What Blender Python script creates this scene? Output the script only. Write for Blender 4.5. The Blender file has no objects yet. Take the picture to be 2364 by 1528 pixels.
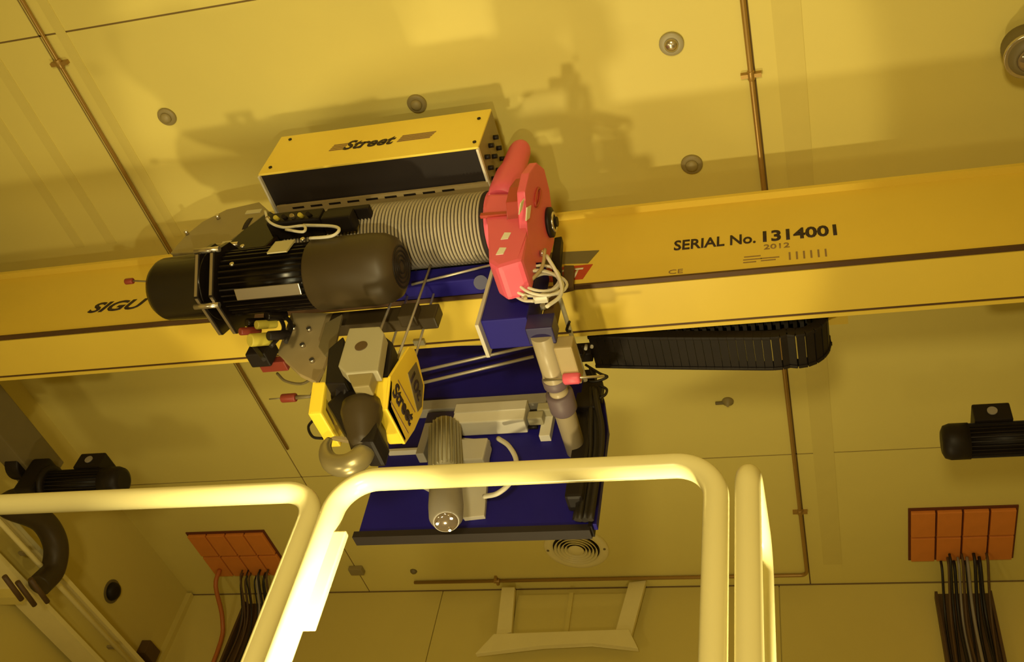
import bpy, bmesh, math, random
from mathutils import Vector, Matrix
random.seed(4)
PI = math.pi
COL = bpy.context.scene.collection
V = Vector

# ---------------------------------------------------------------- camera
EYE = V((0.0, 0.0, 1.6))
PITCH, YAW, ROLL = (math.radians(a) for a in (47.539, -20.35, 10.569))
FPX = 2333.8
PPX, PPY = 1182 + 128.2, 764 - 42.0
FW = V((math.sin(YAW) * math.cos(PITCH), math.cos(YAW) * math.cos(PITCH), math.sin(PITCH)))
r0 = V((math.cos(YAW), -math.sin(YAW), 0))
u0 = r0.cross(FW)
RT = math.cos(ROLL) * r0 + math.sin(ROLL) * u0
UP = -math.sin(ROLL) * r0 + math.cos(ROLL) * u0


def at(px, py, axis, val):
    """world point on the real plane axis=val seen at that place of the photograph"""
    d = FW + RT * ((px - PPX) / FPX) - UP * ((py - PPY) / FPX)
    i = 'XYZ'.index(axis)
    return EYE + d * ((val - EYE[i]) / d[i])


# ---------------------------------------------------------------- materials
MATS = {}


def mat(name, col, rough=0.5, metal=0.0, noise=0.06, scale=6.0, bump=0.0, spec=0.5):
    m = bpy.data.materials.new(name)
    m.use_nodes = True
    nt = m.node_tree
    b = nt.nodes['Principled BSDF']
    b.inputs['Roughness'].default_value = rough
    b.inputs['Metallic'].default_value = metal
    b.inputs['Specular IOR Level'].default_value = spec
    tc = nt.nodes.new('ShaderNodeTexCoord')
    nz = nt.nodes.new('ShaderNodeTexNoise')
    nz.inputs['Scale'].default_value = scale
    nz.inputs['Detail'].default_value = 5
    nt.links.new(tc.outputs['Object'], nz.inputs['Vector'])
    mx = nt.nodes.new('ShaderNodeMix')
    mx.data_type = 'RGBA'
    c1 = [max(0, c * (1 - noise)) for c in col] + [1]
    c2 = [min(1, c * (1 + noise)) for c in col] + [1]
    mx.inputs['A'].default_value = c1
    mx.inputs['B'].default_value = c2
    nt.links.new(nz.outputs['Fac'], mx.inputs['Factor'])
    nt.links.new(mx.outputs['Result'], b.inputs['Base Color'])
    if bump:
        bp = nt.nodes.new('ShaderNodeBump')
        bp.inputs['Strength'].default_value = bump
        bp.inputs['Distance'].default_value = 0.01
        n2 = nt.nodes.new('ShaderNodeTexNoise')
        n2.inputs['Scale'].default_value = scale * 12
        nt.links.new(tc.outputs['Object'], n2.inputs['Vector'])
        nt.links.new(n2.outputs['Fac'], bp.inputs['Height'])
        nt.links.new(bp.outputs['Normal'], b.inputs['Normal'])
    MATS[name] = m
    return m


CEIL = mat('ceiling_paint', (.78, .67, .19), .55, noise=.05, scale=1.4, bump=.05)
WALL = mat('wall_paint', (.70, .59, .17), .6, noise=.05, scale=1.2, bump=.05)
STRIP = mat('joint_tape', (.72, .61, .17), .6, noise=.04)
SEAM = mat('seam_sealant', (.20, .13, .04), .8)
FLOOR = mat('floor_paint', (.42, .36, .22), .5, noise=.1)
GIRD = mat('girder_yellow', (.80, .59, .08), .38, noise=.05, scale=2.5)
GEDGE = mat('dark_flange_steel', (.10, .05, .02), .5, metal=.3)  # dark strips along the girder's bottom edges
COVER = mat('cover_yellow', (1.0, .76, .11), .35, noise=.04)
GUARDY = mat('guard_yellow', (.98, .70, .05), .35, noise=.04)
INK = mat('black_lettering', (.025, .012, .015), .6)
INKGREY = mat('faded_lettering', (.30, .19, .08), .7)
BLACK = mat('black_gloss_paint', (.010, .007, .005), .25, noise=.3, spec=.35)
BLACKM = mat('black_satin_paint', (.014, .010, .008), .5, noise=.3, spec=.25)
DARKBOX = mat('dark_sheet_metal', (.022, .016, .016), .5, noise=.15)
COWL = mat('brown_fan_cowl', (.055, .038, .016), .45, noise=.15, spec=.3)
STEEL = mat('bright_steel', (.62, .56, .45), .25, metal=.9)
ROPE = mat('rope_steel', (.55, .50, .40), .4, metal=.5)
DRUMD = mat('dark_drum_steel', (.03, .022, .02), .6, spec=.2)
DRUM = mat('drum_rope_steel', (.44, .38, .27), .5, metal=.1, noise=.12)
OLIVE = mat('olive_paint', (.30, .24, .10), .5, noise=.1)
OLIVED = mat('olive_dark_paint', (.17, .135, .06), .5, noise=.12)
TAN = mat('tan_paint', (.42, .32, .15), .5, noise=.12)
RED = mat('red_paint', (.80, .12, .19), .45, noise=.06)
REDD = mat('dark_red_paint', (.42, .05, .03), .45, noise=.06)
NAVY = mat('navy_paint', (.017, .012, .22), .5, noise=.12, spec=.2)
NAVYD = mat('dark_navy_paint', (.016, .011, .085), .4, noise=.2)
GREYG = mat('grey_green_paint', (.40, .36, .23), .45, noise=.08)
GREY = mat('grey_motor_paint', (.34, .31, .26), .45, noise=.1)
GREYL = mat('light_grey_paint', (.62, .58, .48), .45, noise=.06)
WHITE = mat('white_plastic', (.82, .78, .66), .4, noise=.04)
CABLEW = mat('white_cable', (.72, .68, .55), .5)
CABLEB = mat('black_cable', (.015, .011, .008), .5)
CABLEG = mat('grey_cable', (.30, .26, .2), .5)
CABLEO = mat('orange_cable', (.50, .15, .03), .5)
RAILP = mat('cream_gloss_paint', (.58, .51, .23), .25, noise=.04)
ORANGE = mat('orange_transit_block', (.75, .25, .04), .55, noise=.12)
ORANGED = mat('transit_gap', (.14, .035, .01), .7)
BROWN = mat('brown_tray', (.10, .055, .02), .6, noise=.2)
CONDUIT = mat('conduit_metal', (.42, .26, .07), .35, metal=.5)
PIPEM = mat('tan_pipe', (.46, .38, .24), .35, noise=.1)
PURPLE = mat('grey_purple_collar', (.15, .11, .13), .5)
YGREEN = mat('yellow_green_plug', (.55, .46, .06), .45)
BADGE = mat('red_badge', (.50, .05, .02), .5)
PLATE = mat('nameplate', (.55, .50, .30), .45)
MAROON = mat('maroon_knob', (.22, .035, .02), .4)
VENTP = mat('vent_paint', (.86, .76, .36), .45)
HOOKM = mat('hook_steel', (.40, .34, .17), .32, metal=.6, noise=.15)
LENS = mat('lens_glass', (.35, .28, .2), .08, metal=.6)

# ---------------------------------------------------------------- mesh helpers
WPOS = {}


class MB:
    """collects shapes given in world coordinates; build() links them as ONE mesh object"""

    def __init__(self):
        self.bm = bmesh.new()

    def face(self, pts):
        vs = [self.bm.verts.new(p) for p in pts]
        return self.bm.faces.new(vs)

    def box(self, a, b, bev=0.0):
        a, b = V(a), V(b)
        lo = V((min(a[i], b[i]) for i in range(3)))
        hi = V((max(a[i], b[i]) for i in range(3)))
        r = bmesh.ops.create_cube(self.bm, size=1)
        for v in r['verts']:
            v.co = V(((lo[i] + hi[i]) / 2 + v.co[i] * (hi[i] - lo[i]) for i in range(3)))
        if bev:
            es = list({e for v in r['verts'] for e in v.link_edges})
            bmesh.ops.bevel(self.bm, geom=es, offset=bev, segments=2, affect='EDGES', profile=.6)
        return self

    def obox(self, c, ax, ay, az, bev=0.0):
        """oriented box: centre and three full-length edge vectors"""
        c, ax, ay, az = V(c), V(ax), V(ay), V(az)
        r = bmesh.ops.create_cube(self.bm, size=1)
        for v in r['verts']:
            p = v.co.copy()
            v.co = c + ax * p.x + ay * p.y + az * p.z
        if bev:
            es = list({e for v in r['verts'] for e in v.link_edges})
            bmesh.ops.bevel(self.bm, geom=es, offset=bev, segments=2, affect='EDGES', profile=.6)
        return self

    def prism(self, poly, ext, bev=0.0):
        ext = V(ext)
        n = len(poly)
        b = [self.bm.verts.new(V(p)) for p in poly]
        t = [self.bm.verts.new(V(p) + ext) for p in poly]
        fs = [self.bm.faces.new(b), self.bm.faces.new(list(reversed(t)))]
        for i in range(n):
            fs.append(self.bm.faces.new((b[i], t[i], t[(i + 1) % n], b[(i + 1) % n])))
        if bev:
            es = list({e for f in fs for e in f.edges})
            bmesh.ops.bevel(self.bm, geom=es, offset=bev, segments=2, affect='EDGES', profile=.6)
        return self

    def lathe(self, p0, p1, prof, seg=32, caps=True):
        """prof: list of (t along p0->p1 in metres, radius)"""
        p0, p1 = V(p0), V(p1)
        d = (p1 - p0).normalized()
        a = d.orthogonal().normalized()
        b = d.cross(a)
        rings = []
        for t, r in prof:
            c = p0 + d * t
            rings.append([self.bm.verts.new(c + (a * math.cos(2 * PI * k / seg) + b * math.sin(2 * PI * k / seg)) * max(r, 1e-4)) for k in range(seg)])
        for r1, r2 in zip(rings, rings[1:]):
            for k in range(seg):
                f = self.bm.faces.new((r1[k], r1[(k + 1) % seg], r2[(k + 1) % seg], r2[k]))
                f.smooth = True
        if caps:
            self.bm.faces.new(list(reversed(rings[0])))
            self.bm.faces.new(rings[-1])
        return self

    def cyl(self, p0, p1, r, seg=24, bev=0.0):
        L = (V(p1) - V(p0)).length
        if bev:
            return self.lathe(p0, p1, [(0, r - bev), (bev * .3, r - bev * .3), (bev, r), (L - bev, r), (L - bev * .3, r - bev * .3), (L, r - bev)], seg)
        return self.lathe(p0, p1, [(0, r), (L, r)], seg)

    def tube(self, pts, r, seg=10, closed=False):
        pts = [V(p) for p in pts]
        n = len(pts)
        rings = []
        prev = None
        for i, p in enumerate(pts):
            if closed:
                d = pts[(i + 1) % n] - pts[i - 1]
            else:
                d = pts[min(i + 1, n - 1)] - pts[max(i - 1, 0)]
            d.normalize()
            a = d.orthogonal().normalized() if prev is None else (prev - d * prev.dot(d)).normalized()
            prev = a
            b = d.cross(a)
            rings.append([self.bm.verts.new(p + (a * math.cos(2 * PI * k / seg) + b * math.sin(2 * PI * k / seg)) * r) for k in range(seg)])
        pairs = list(zip(rings, rings[1:]))
        if closed:
            pairs.append((rings[-1], rings[0]))
        for r1, r2 in pairs:
            for k in range(seg):
                f = self.bm.faces.new((r1[k], r1[(k + 1) % seg], r2[(k + 1) % seg], r2[k]))
                f.smooth = True
        if not closed:
            self.bm.faces.new(list(reversed(rings[0])))
            self.bm.faces.new(rings[-1])
        return self

    def build(self, name, m, parent=None, label=None, origin=None):
        bmesh.ops.recalc_face_normals(self.bm, faces=self.bm.faces[:])
        cs = [v.co for v in self.bm.verts]
        if origin is None:
            lo = V((min(c[i] for c in cs) for i in range(3)))
            hi = V((max(c[i] for c in cs) for i in range(3)))
            origin = (lo + hi) / 2
        origin = V(origin)
        for v in self.bm.verts:
            v.co -= origin
        me = bpy.data.meshes.new(name)
        self.bm.to_mesh(me)
        self.bm.free()
        me.materials.append(m)
        return place(name, me, origin, parent, label)


def place(name, me, origin, parent=None, label=None):
    o = bpy.data.objects.new(name, me)
    COL.objects.link(o)
    WPOS[o.name] = V(origin)
    if parent:
        o.parent = parent
        o.location = V(origin) - WPOS[parent.name]
    else:
        o.location = origin
    if label:
        o['label'] = label
    return o


def thing(name, label, cat, loc, group=None):
    o = bpy.data.objects.new(name, None)
    o.empty_display_size = .1
    COL.objects.link(o)
    o.location = loc
    WPOS[o.name] = V(loc)
    return tag(o, label, cat, group)


def tag(o, label, cat, group=None):
    o['label'] = label
    o['category'] = cat
    if group:
        o['group'] = group
    return o


def struct(o, label=None):
    o['kind'] = 'structure'
    if label:
        o['label'] = label
    return o


def bend(pts, rad, n=8):
    """round the corners of a polyline"""
    pts = [V(p) for p in pts]
    out = [pts[0]]
    for i in range(1, len(pts) - 1):
        a, b, c = pts[i - 1], pts[i], pts[i + 1]
        d1, d2 = (a - b).normalized(), (c - b).normalized()
        ang = d1.angle(d2)
        t = rad / math.tan(ang / 2)
        cen = b + (d1 + d2).normalized() * (rad / math.sin(ang / 2))
        s, e = b + d1 * t - cen, b + d2 * t - cen
        for k in range(n + 1):
            f = k / n
            w = s.angle(e)
            out.append(cen + (s * math.sin((1 - f) * w) + e * math.sin(f * w)) / math.sin(w))
    out.append(pts[-1])
    return out


def smooth(pts, n=6):
    """Catmull-Rom through the points"""
    pts = [V(p) for p in pts]
    P = [pts[0] * 2 - pts[1]] + pts + [pts[-1] * 2 - pts[-2]]
    out = []
    for i in range(1, len(P) - 2):
        for k in range(n):
            t = k / n
            a, b, c, d = P[i - 1], P[i], P[i + 1], P[i + 2]
            out.append(.5 * ((2 * b) + (c - a) * t + (2 * a - 5 * b + 4 * c - d) * t * t + (3 * b - a - 3 * c + d) * t ** 3))
    out.append(pts[-1])
    return out


def lettering(s, name, m, parent, org, xdir, ydir, height, width=None, shear=0.0, bold=0.0, thick=.0015, label=None, space=1.0):
    """raised flat lettering: org is the lower left corner, the face looks along xdir x ydir"""
    cu = bpy.data.curves.new(name, 'FONT')
    cu.body = s
    cu.size = 1
    cu.shear = shear
    cu.offset = bold
    cu.space_character = space
    cu.resolution_u = 3
    tmp = bpy.data.objects.new('tmp_text', cu)
    COL.objects.link(tmp)
    dg = bpy.context.evaluated_depsgraph_get()
    dg.update()
    me = bpy.data.meshes.new_from_object(tmp.evaluated_get(dg))
    bpy.data.objects.remove(tmp)
    bm = bmesh.new()
    bm.from_mesh(me)
    xs = [v.co.x for v in bm.verts]
    ys = [v.co.y for v in bm.verts]
    x0, x1, y0, y1 = min(xs), max(xs), 0.0, max(ys)
    sy = height / (y1 - y0)
    sx = (width / (x1 - x0)) if width else sy
    X, Y = V(xdir).normalized(), V(ydir).normalized()
    N = X.cross(Y)
    for v in bm.verts:
        v.co = V(org) + X * ((v.co.x - x0) * sx) + Y * ((v.co.y - y0) * sy) + N * .0006
    r = bmesh.ops.extrude_face_region(bm, geom=bm.faces[:])
    for v in r['geom']:
        if isinstance(v, bmesh.types.BMVert):
            v.co += N * thick
    mb = MB.__new__(MB)
    mb.bm = bm
    bpy.data.meshes.remove(me)
    return mb.build(name, m, parent, label)


# ================================================================ room
H = 7.0
XL, XR, YF, YB = -6.6, 2.05, 8.1, -2.6
struct(MB().box((XL, YB, -.1), (XR, YF, 0)).build('floor', FLOOR), 'painted concrete floor')
# the ceiling is a set of panels with real open joints between them
c = MB()
c.box((XL, YB, H + .015), (XR, YF, H + .1))
xs = [XL, -4.545, -.215, XR]
ys = [YB, 2.005, 6.305, YF]
g = .006
for i in range(3):
    for j in range(3):
        c.box((xs[i] + (g if i else 0), ys[j] + (g if j else 0), H), (xs[i + 1] - g, ys[j + 1] - g, H + .02))
struct(c.build('ceiling', CEIL), 'cream panelled ceiling with dark joints')
# the sealant in the joints
s = MB()
for x in xs[1:3]:
    s.box((x - g, YB, H + .006), (x + g, YF, H + .016))
for y in ys[1:3]:
    s.box((XL, y - g, H + .006), (XR, y + g, H + .016))
struct(s.build('trim_1', SEAM), 'dark sealant in the ceiling joints')
# far wall with a vertical panel joint
w = MB()
w.box((XL, YF + .02, 0), (XR, YF + .12, H))
for a, b in ((XL, -3.76), (-3.75, -.5), (-.49, XR)):
    w.box((a, YF, 0), (b, YF + .03, H - .012))
struct(w.build('wall_far', WALL), 'cream far wall of wide panels')
struct(MB().box((XL, YF - .004, H - .012), (XR, YF + .02, H)).build('trim_2', SEAM), 'dark joint between far wall and ceiling')
struct(MB().box((XL - .12, YB, 0), (XL, YF, H)).build('wall_left', WALL), 'cream left wall')
struct(MB().box((XR, YB, 0), (XR + .12, YF, H)).build('wall_right', WALL), 'cream right wall')
struct(MB().box((XL, YB - .12, 0), (XR, YB, H)).build('wall_near', WALL), 'cream wall behind the viewer')
# taped joint bands on the ceiling
struct(MB().box((-.085, YB, H - .004), (.075, YF - .3, H)).build('trim_3', STRIP), 'wide flat cover strip on the ceiling beside the right conduit')
for k, (a, b) in enumerate(((-4.98, -4.90), (-4.42, -4.35), (-5.25, -5.17))):
    struct(MB().box((a, YB, H - .004), (b, 3.6, H)).build('trim_%d' % (4 + k), STRIP), 'flat cover strip on the ceiling beside the left conduit')
# corner moulding and cornice at the left
struct(MB().box((XL, YF - .06, 0), (XL + .06, YF, H - .02)).build('trim_7', WALL), 'corner post where left and far walls meet')

# ================================================================ conduits on the ceiling
def fitting(p, d, parent):
    d = V(d).normalized()
    p = V(p)
    MB().cyl(p - d * .03, p + d * .03, .022, 14, .005).build('coupling', CONDUIT, parent)
    q = d.cross(V((0, 0, 1))).normalized()
    MB().box(p - q * .06 - d * .012 - V((0, 0, .012)), p + q * .06 + d * .012 + V((0, 0, .022))).build('saddle_clip', CONDUIT, parent)


z = H - .02
o = thing('conduit', 'thin metal conduit crossing the ceiling at the left, behind the black hoist motor', 'conduit', (-4.5, 3, z))
MB().tube([(-4.5, YB + .1, z), (-4.5, 5.9, z)], .013, 10).build('pipe', CONDUIT, o)
for y in (2.19, 4.6):
    fitting((-4.5, y, z), (0, 1, 0), o)
o = thing('conduit', 'long metal conduit crossing the ceiling at the right and turning left along the far wall', 'conduit', (-.2, 5, z))
MB().tube(bend([(-.235, YB + .1, z), (-.235, 7.93, z), (-4.0, 7.93, z)], .06, 6), .016, 10).build('pipe', CONDUIT, o)
for y in (2.92, 7.02):
    fitting((-.235, y, z), (0, 1, 0), o)
fitting((-3.15, 7.93, z), (1, 0, 0), o)

# ================================================================ ceiling fittings
def ceiling_disc(px, py, name, label, cat, r, bright):
    p = at(px, py, 'Z', H - .01)
    o = thing(name, label, cat, (p.x, p.y, H), 'round fittings on the ceiling')
    MB().lathe((p.x, p.y, H), (p.x, p.y, H - .05), [(0, r), (.012, r), (.02, r * .93), (.02, r * .62)], 28).build('rim', GREYG if bright else OLIVE, o)
    MB().lathe((p.x, p.y, H - .012), (p.x, p.y, H - .07), [(0, r * .6), (.022, r * .55), (.034, r * .3), (.036, .001)], 24).build('dome', STEEL if bright else OLIVE, o)


ceiling_disc(1550, 102, 'ceiling_detector', 'round ceiling detector with a bright centre above the serial number', 'detector', .072, True)
ceiling_disc(1597, 380, 'ceiling_detector', 'round dull ceiling detector just above the girder, right of the red housing', 'detector', .068, False)
ceiling_disc(385, 270, 'ceiling_detector', 'round dull ceiling detector at the upper left beside the left conduit', 'detector', .062, False)
ceiling_disc(962, 240, 'ceiling_detector', 'round dull ceiling detector just above the yellow control box', 'detector', .062, False)
p = at(1680, 926, 'Z', H)
o = thing('ceiling_nozzle', 'small pointed nozzle on the ceiling below the cable chain', 'nozzle', (p.x, p.y, H))
MB().lathe((p.x, p.y, H), (p.x, p.y, H - .05), [(0, .045), (.01, .045), (.025, .02), (.05, .012)], 20).build('body', OLIVE, o)
MB().obox((p.x - .05, p.y + .005, H - .012), (.09, 0, 0), (0, .025, 0), (0, 0, .012), .004).build('deflector', OLIVED, o)
p = at(955, 1318, 'Z', H)
tag(MB().lathe((p.x, p.y, H), (p.x, p.y, H - .03), [(0, .035), (.015, .03), (.03, .012)], 16).build('ceiling_anchor', OLIVED),
    'small dark ceiling anchor below the navy panel', 'anchor')
p = at(825, 1312, 'Z', H)
tag(MB().box((p.x - .07, p.y - .05, H - .05), (p.x + .07, p.y + .05, H), .008).build('junction_box', OLIVE),
    'small box on the ceiling beside the bright upright of the guard rail', 'box')

# lamp at the right edge
p = at(2374, 122, 'Z', 6.82)
o = thing('ceiling_lamp', 'dark round lamp with a shiny rim at the right edge of the ceiling', 'lamp', (p.x, p.y, H))
MB().lathe((p.x, p.y, 6.93), (p.x, p.y, 6.74), [(0, .10), (.02, .125), (.12, .125), (.16, .11), (.19, .08)], 32).build('housing', OLIVED, o)
MB().lathe((p.x, p.y, 6.80), (p.x, p.y, 6.77), [(0, .127), (.004, .132), (.022, .132), (.026, .127)], 32).build('trim_ring', STEEL, o)
MB().lathe((p.x, p.y, 6.745), (p.x, p.y, 6.70), [(0, .078), (.02, .06), (.04, .005)], 24).build('lens', LENS, o)
MB().cyl((p.x, p.y, 6.92), (p.x, p.y, H), .02, 12).build('stem', OLIVED, o)
MB().tube(smooth([(p.x + .1, p.y, 6.86), (p.x + .14, p.y + .12, 6.84), (p.x + .12, p.y + .3, 6.92), (p.x + .12, p.y + .32, H)]), .012, 8).build('cord', CABLEB, o)

# round air diffuser
p = at(1330, 1268, 'Z', H - .02)
cx, cy = p.x, p.y
o = thing('air_diffuser', 'round cream air diffuser with concentric dark slots on the ceiling', 'vent', (cx, cy, H))
MB().lathe((cx, cy, H), (cx, cy, H - .05), [(0, .30), (.012, .30), (.022, .29), (.026, .225), (.012, .215)], 48, caps=False).build('rim', VENTP, o)
MB().cyl((cx, cy, H - .004), (cx, cy, H - .001), .225, 48).build('throat', BLACKM, o)
for k, rr in enumerate((.195, .163, .131, .099)):
    MB().lathe((cx, cy, H - .005), (cx, cy, H - .06), [(0, rr - .012), (.03, rr + .006), (.034, rr + .006), (.034, rr), (.004, rr - .016)], 44, caps=False).build('ring', VENTP, o)
MB().lathe((cx, cy, H - .005), (cx, cy, H - .05), [(0, .04), (.028, .075), (.034, .07), (.038, .001)], 36).build('centre_cone', VENTP, o)
for sx in (-.265, .265):
    MB().cyl((cx + sx, cy, H - .022), (cx + sx, cy, H - .03), .012, 12).build('screw', OLIVED, o)

# ================================================================ cable transits
def transit(x0, x1, label):
    y0, y1 = 7.04, 7.75
    o = thing('cable_transit', label, 'cable transit', ((x0 + x1) / 2, (y0 + y1) / 2, H), 'cable transits in the ceiling')
    MB().box((x0, y0, H - .012), (x1, y1, H)).build('frame', ORANGED, o)
    nx, ny = 4, 2
    for i in range(nx):
        for j in range(ny):
            a = x0 + .012 + (x1 - x0 - .024) * i / nx
            b = x0 + .012 + (x1 - x0 - .024) * (i + 1) / nx
            cc = y0 + .012 + (y1 - y0 - .024) * j / ny
            d = y0 + .012 + (y1 - y0 - .024) * (j + 1) / ny
            MB().box((a + .008, cc + .012, H - .045), (b - .008, d - .012, H - .010), .006).build('block', ORANGE, o)
    return o


transit(.63, 1.475, 'orange cable transit of eight blocks in the ceiling at the right')
transit(-6.1, -5.25, 'orange cable transit of eight blocks in the ceiling at the lower left')


def bundle(xc, wtray, side, seed):
    rnd = random.Random(seed)
    o = thing('cable_tray', 'dark brown upright cable tray on the far wall at the %s' % side, 'cable tray', (xc, YF, 0))
    MB().box((xc - wtray / 2, YF - .03, .0), (xc + wtray / 2, YF - .002, 6.86)).build('back_panel', BROWN, o)
    for s_ in (-1, 1):
        MB().box((xc + s_ * wtray / 2 - .012, YF - .10, 0), (xc + s_ * wtray / 2 + .012, YF - .002, 6.84)).build('side_flange', BROWN, o)
    n = 12
    for k in range(n):
        xx = xc - wtray * .40 + wtray * .80 * k / (n - 1) + rnd.uniform(-.01, .01)
        xt = xc + (xx - xc) * .95 + rnd.uniform(-.02, .02)
        r = rnd.choice((.008, .011, .014))
        yt = 7.71 - (k % 3) * .05
        yw = YF - .055 - rnd.uniform(0, .01) - (k % 2) * .028
        pts = smooth([(xt, yt, H - .01 - .045), (xt, yt + .03, 6.86), ((xt + xx) / 2, (yt + yw) / 2 + .08, 6.68), (xx, yw, 6.45),
                      (xx + rnd.uniform(-.02, .02), yw, 6.0), (xx, yw, 5.4), (xx, yw, 4.6)], 5)
        m = [CABLEB, CABLEB, CABLEG, BROWN][rnd.randrange(4)]
        col = {'black_cable': 'black', 'grey_cable': 'grey', 'brown_tray': 'brown'}[m.name]
        tag(MB().tube(pts, r, 8).build('cable', m), '%s cable dropping from the %s orange transit into the wall tray' % (col, side), 'cable', 'cables of the %s transit' % side)


bundle(1.06, .44, 'right', 3)
bundle(-5.62, .44, 'left', 8)
pts = smooth([(-5.98, 7.6, H - .05), (-5.99, 7.66, 6.8), (-5.97, 7.95, 6.6), (-5.95, 8.05, 6.3), (-5.95, 8.06, 5.2)], 5)
tag(MB().tube(pts, .022, 8).build('cable', CABLEO), 'thick orange cable at the left edge of the left transit', 'cable')

# pale frame standing off the far wall
o = thing('wall_frame', 'pale open rectangular frame hung on the far wall below the round diffuser', 'frame', (-2.4, YF, 6.3))
yf = 7.96
MB().prism([(-3.10, yf, 6.93), (-2.97, yf, 6.93), (-2.92, yf, 6.45), (-3.06, yf, 6.40)], (0, .05, 0), .006).build('upright', VENTP, o)
MB().prism([(-1.86, yf, 6.96), (-1.70, yf, 6.98), (-1.80, yf, 6.38), (-1.95, yf, 6.42)], (0, .05, 0), .006).build('upright', VENTP, o)
MB().prism([(-3.08, yf - .02, 6.42), (-1.82, yf - .02, 6.46), (-1.72, yf - .02, 6.27), (-2.15, yf - .02, 6.33), (-2.6, yf - .02, 6.30), (-3.22, yf - .02, 6.22)], (0, .06, 0), .006).build('bottom_rail', VENTP, o)
MB().box((-2.95, YF - .05, 6.40), (-1.9, YF - .002, 6.9), .004).build('backing_board', WALL, o)
MB().box((-2.44, YF - .075, 6.42), (-2.40, YF - .05, 6.9)).build('mullion', WALL, o)
for xx in (-3.03, -1.83):
    MB().box((xx - .03, yf + .04, 6.6), (xx + .03, YF - .001, 6.66)).build('bracket', VENTP, o)

# ================================================================ left wall things
o = thing('runway_beam', 'pale crane runway beam along the left wall', 'beam', (-6.4, 3, 5.9))
MB().box((-6.55, YB + .1, 5.86), (-6.28, YF - .08, 5.90)).build('top_flange', VENTP, o)
MB().box((-6.43, YB + .1, 5.62), (-6.40, YF - .08, 5.86)).build('web', WALL, o)
MB().box((-6.55, YB + .1, 5.58), (-6.28, YF - .08, 5.62)).build('bottom_flange', VENTP, o)
MB().box((-6.44, YB + .1, 5.90), (-6.39, YF - .08, 5.94)).build('rail', GREYG, o)
for y in (.5, 3.2, 5.9, 7.7):
    MB().box((XL, y - .05, 5.5), (-6.34, y + .05, 5.58)).build('bracket', WALL, o)
o = thing('conductor_bar', 'thin pale conductor pipe beside the runway beam on the left wall', 'pipe', (-6.3, 4, 6.05))
MB().tube([(-6.2, 2.5, 5.74), (-6.2, YF - .12, 5.74)], .022, 10).build('pipe', VENTP, o)
for y in (4.2, 5.6, 7.0):
    MB().box((-6.29, y - .02, 5.73), (-6.2, y + .02, 5.75)).build('clip', OLIVE, o)
p = at(262, 1365, 'X', XL + .02)
o = thing('cable_gland_cap', 'dark round cap on the left wall above the runway beam', 'cap', (XL, p.y, p.z))
MB().lathe((XL, p.y, p.z), (XL + .07, p.y, p.z), [(0, .085), (.02, .085), (.05, .07), (.06, .04)], 24).build('dome', BLACKM, o)
MB().cyl((XL, p.y, p.z), (XL + .008, p.y, p.z), .11, 24).build('backplate', OLIVED, o)
p = at(145, 1455, 'X', XL + .02)
tag(MB().lathe((XL, p.y, p.z), (XL + .04, p.y, p.z), [(0, .05), (.02, .045), (.03, .02)], 18).build('wall_stud', OLIVED), 'small dark stud low on the left wall below the runway beam', 'stud')
p = at(355, 1512, 'X', XL + .08)
tag(MB().box((XL, p.y - .16, p.z - .07), (XL + .1, p.y + .05, p.z + .07), .01).build('wall_box', BROWN), 'dark brown box on the left wall in the corner by the far wall', 'box')


# ================================================================ end carriages with travel motors
def carriage(xc, sgn, side):
    """xc: centre line; sgn: direction to the middle of the room"""
    o = thing('end_carriage', 'dark crane end carriage with a finned travel motor at the %s' % side, 'crane carriage', (xc, 3.68, 5.94))
    MB().box((xc - .10, 2.2, 6.0), (xc + .10, 5.15, 6.28), .012).build('carriage_beam', OLIVED, o)
    for y in (2.45, 4.9):
        MB().cyl((xc - .06, y, 6.06), (xc + .06, y, 6.06), .12, 28, .012).build('wheel', BLACKM, o)
    for y, d in ((2.2, -1), (5.15, 1)):
        MB().lathe((xc, y, 6.14), (xc, y + d * .12, 6.14), [(0, .07), (.08, .07), (.11, .05), (.12, .02)], 20).build('buffer', BLACKM, o)
    x0 = xc + sgn * .10
    y, zz = 5.0, 5.925
    MB().box((x0, y - .13, zz - .15), (x0 + sgn * .16, y + .13, zz + .16), .02).build('gearbox', BLACKM, o)
    MB().lathe((x0 + sgn * .16, y, zz), (x0 + sgn * .2, y, zz), [(0, .145), (.03, .145), (.04, .12)], 28).build('flange', BLACKM, o)
    b = MB()
    xa, xb = x0 + sgn * .2, x0 + sgn * .66
    b.cyl((xa, y, zz), (xb, y, zz), .088, 32)
    for k in range(24):
        a = 2 * PI * k / 24
        d = V((0, math.cos(a), math.sin(a)))
        t = V((0, -math.sin(a), math.cos(a)))
        b.obox(V(((xa + xb) / 2, y, zz)) + d * .094, (abs(xb - xa), 0, 0), d * .026, t * .006)
    b.build('motor_body', BLACKM, o)
    MB().lathe((xb, y, zz), (xb + sgn * .16, y, zz), [(0, .112), (.11, .112), (.145, .1), (.16, .07)], 32).build('fan_cowl', BLACKM, o)
    tb = MB().box((xa + sgn * .20, y - .11, zz + .06), (xa + sgn * .42, y + .06, zz + .20), .012).build('terminal_box', BLACKM, o)
    MB().cyl((xa + sgn * .31, y - .11, zz + .13), (xa + sgn * .31, y - .122, zz + .13), .03, 16).build('cable_gland', GREY, tb)
    return o


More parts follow.
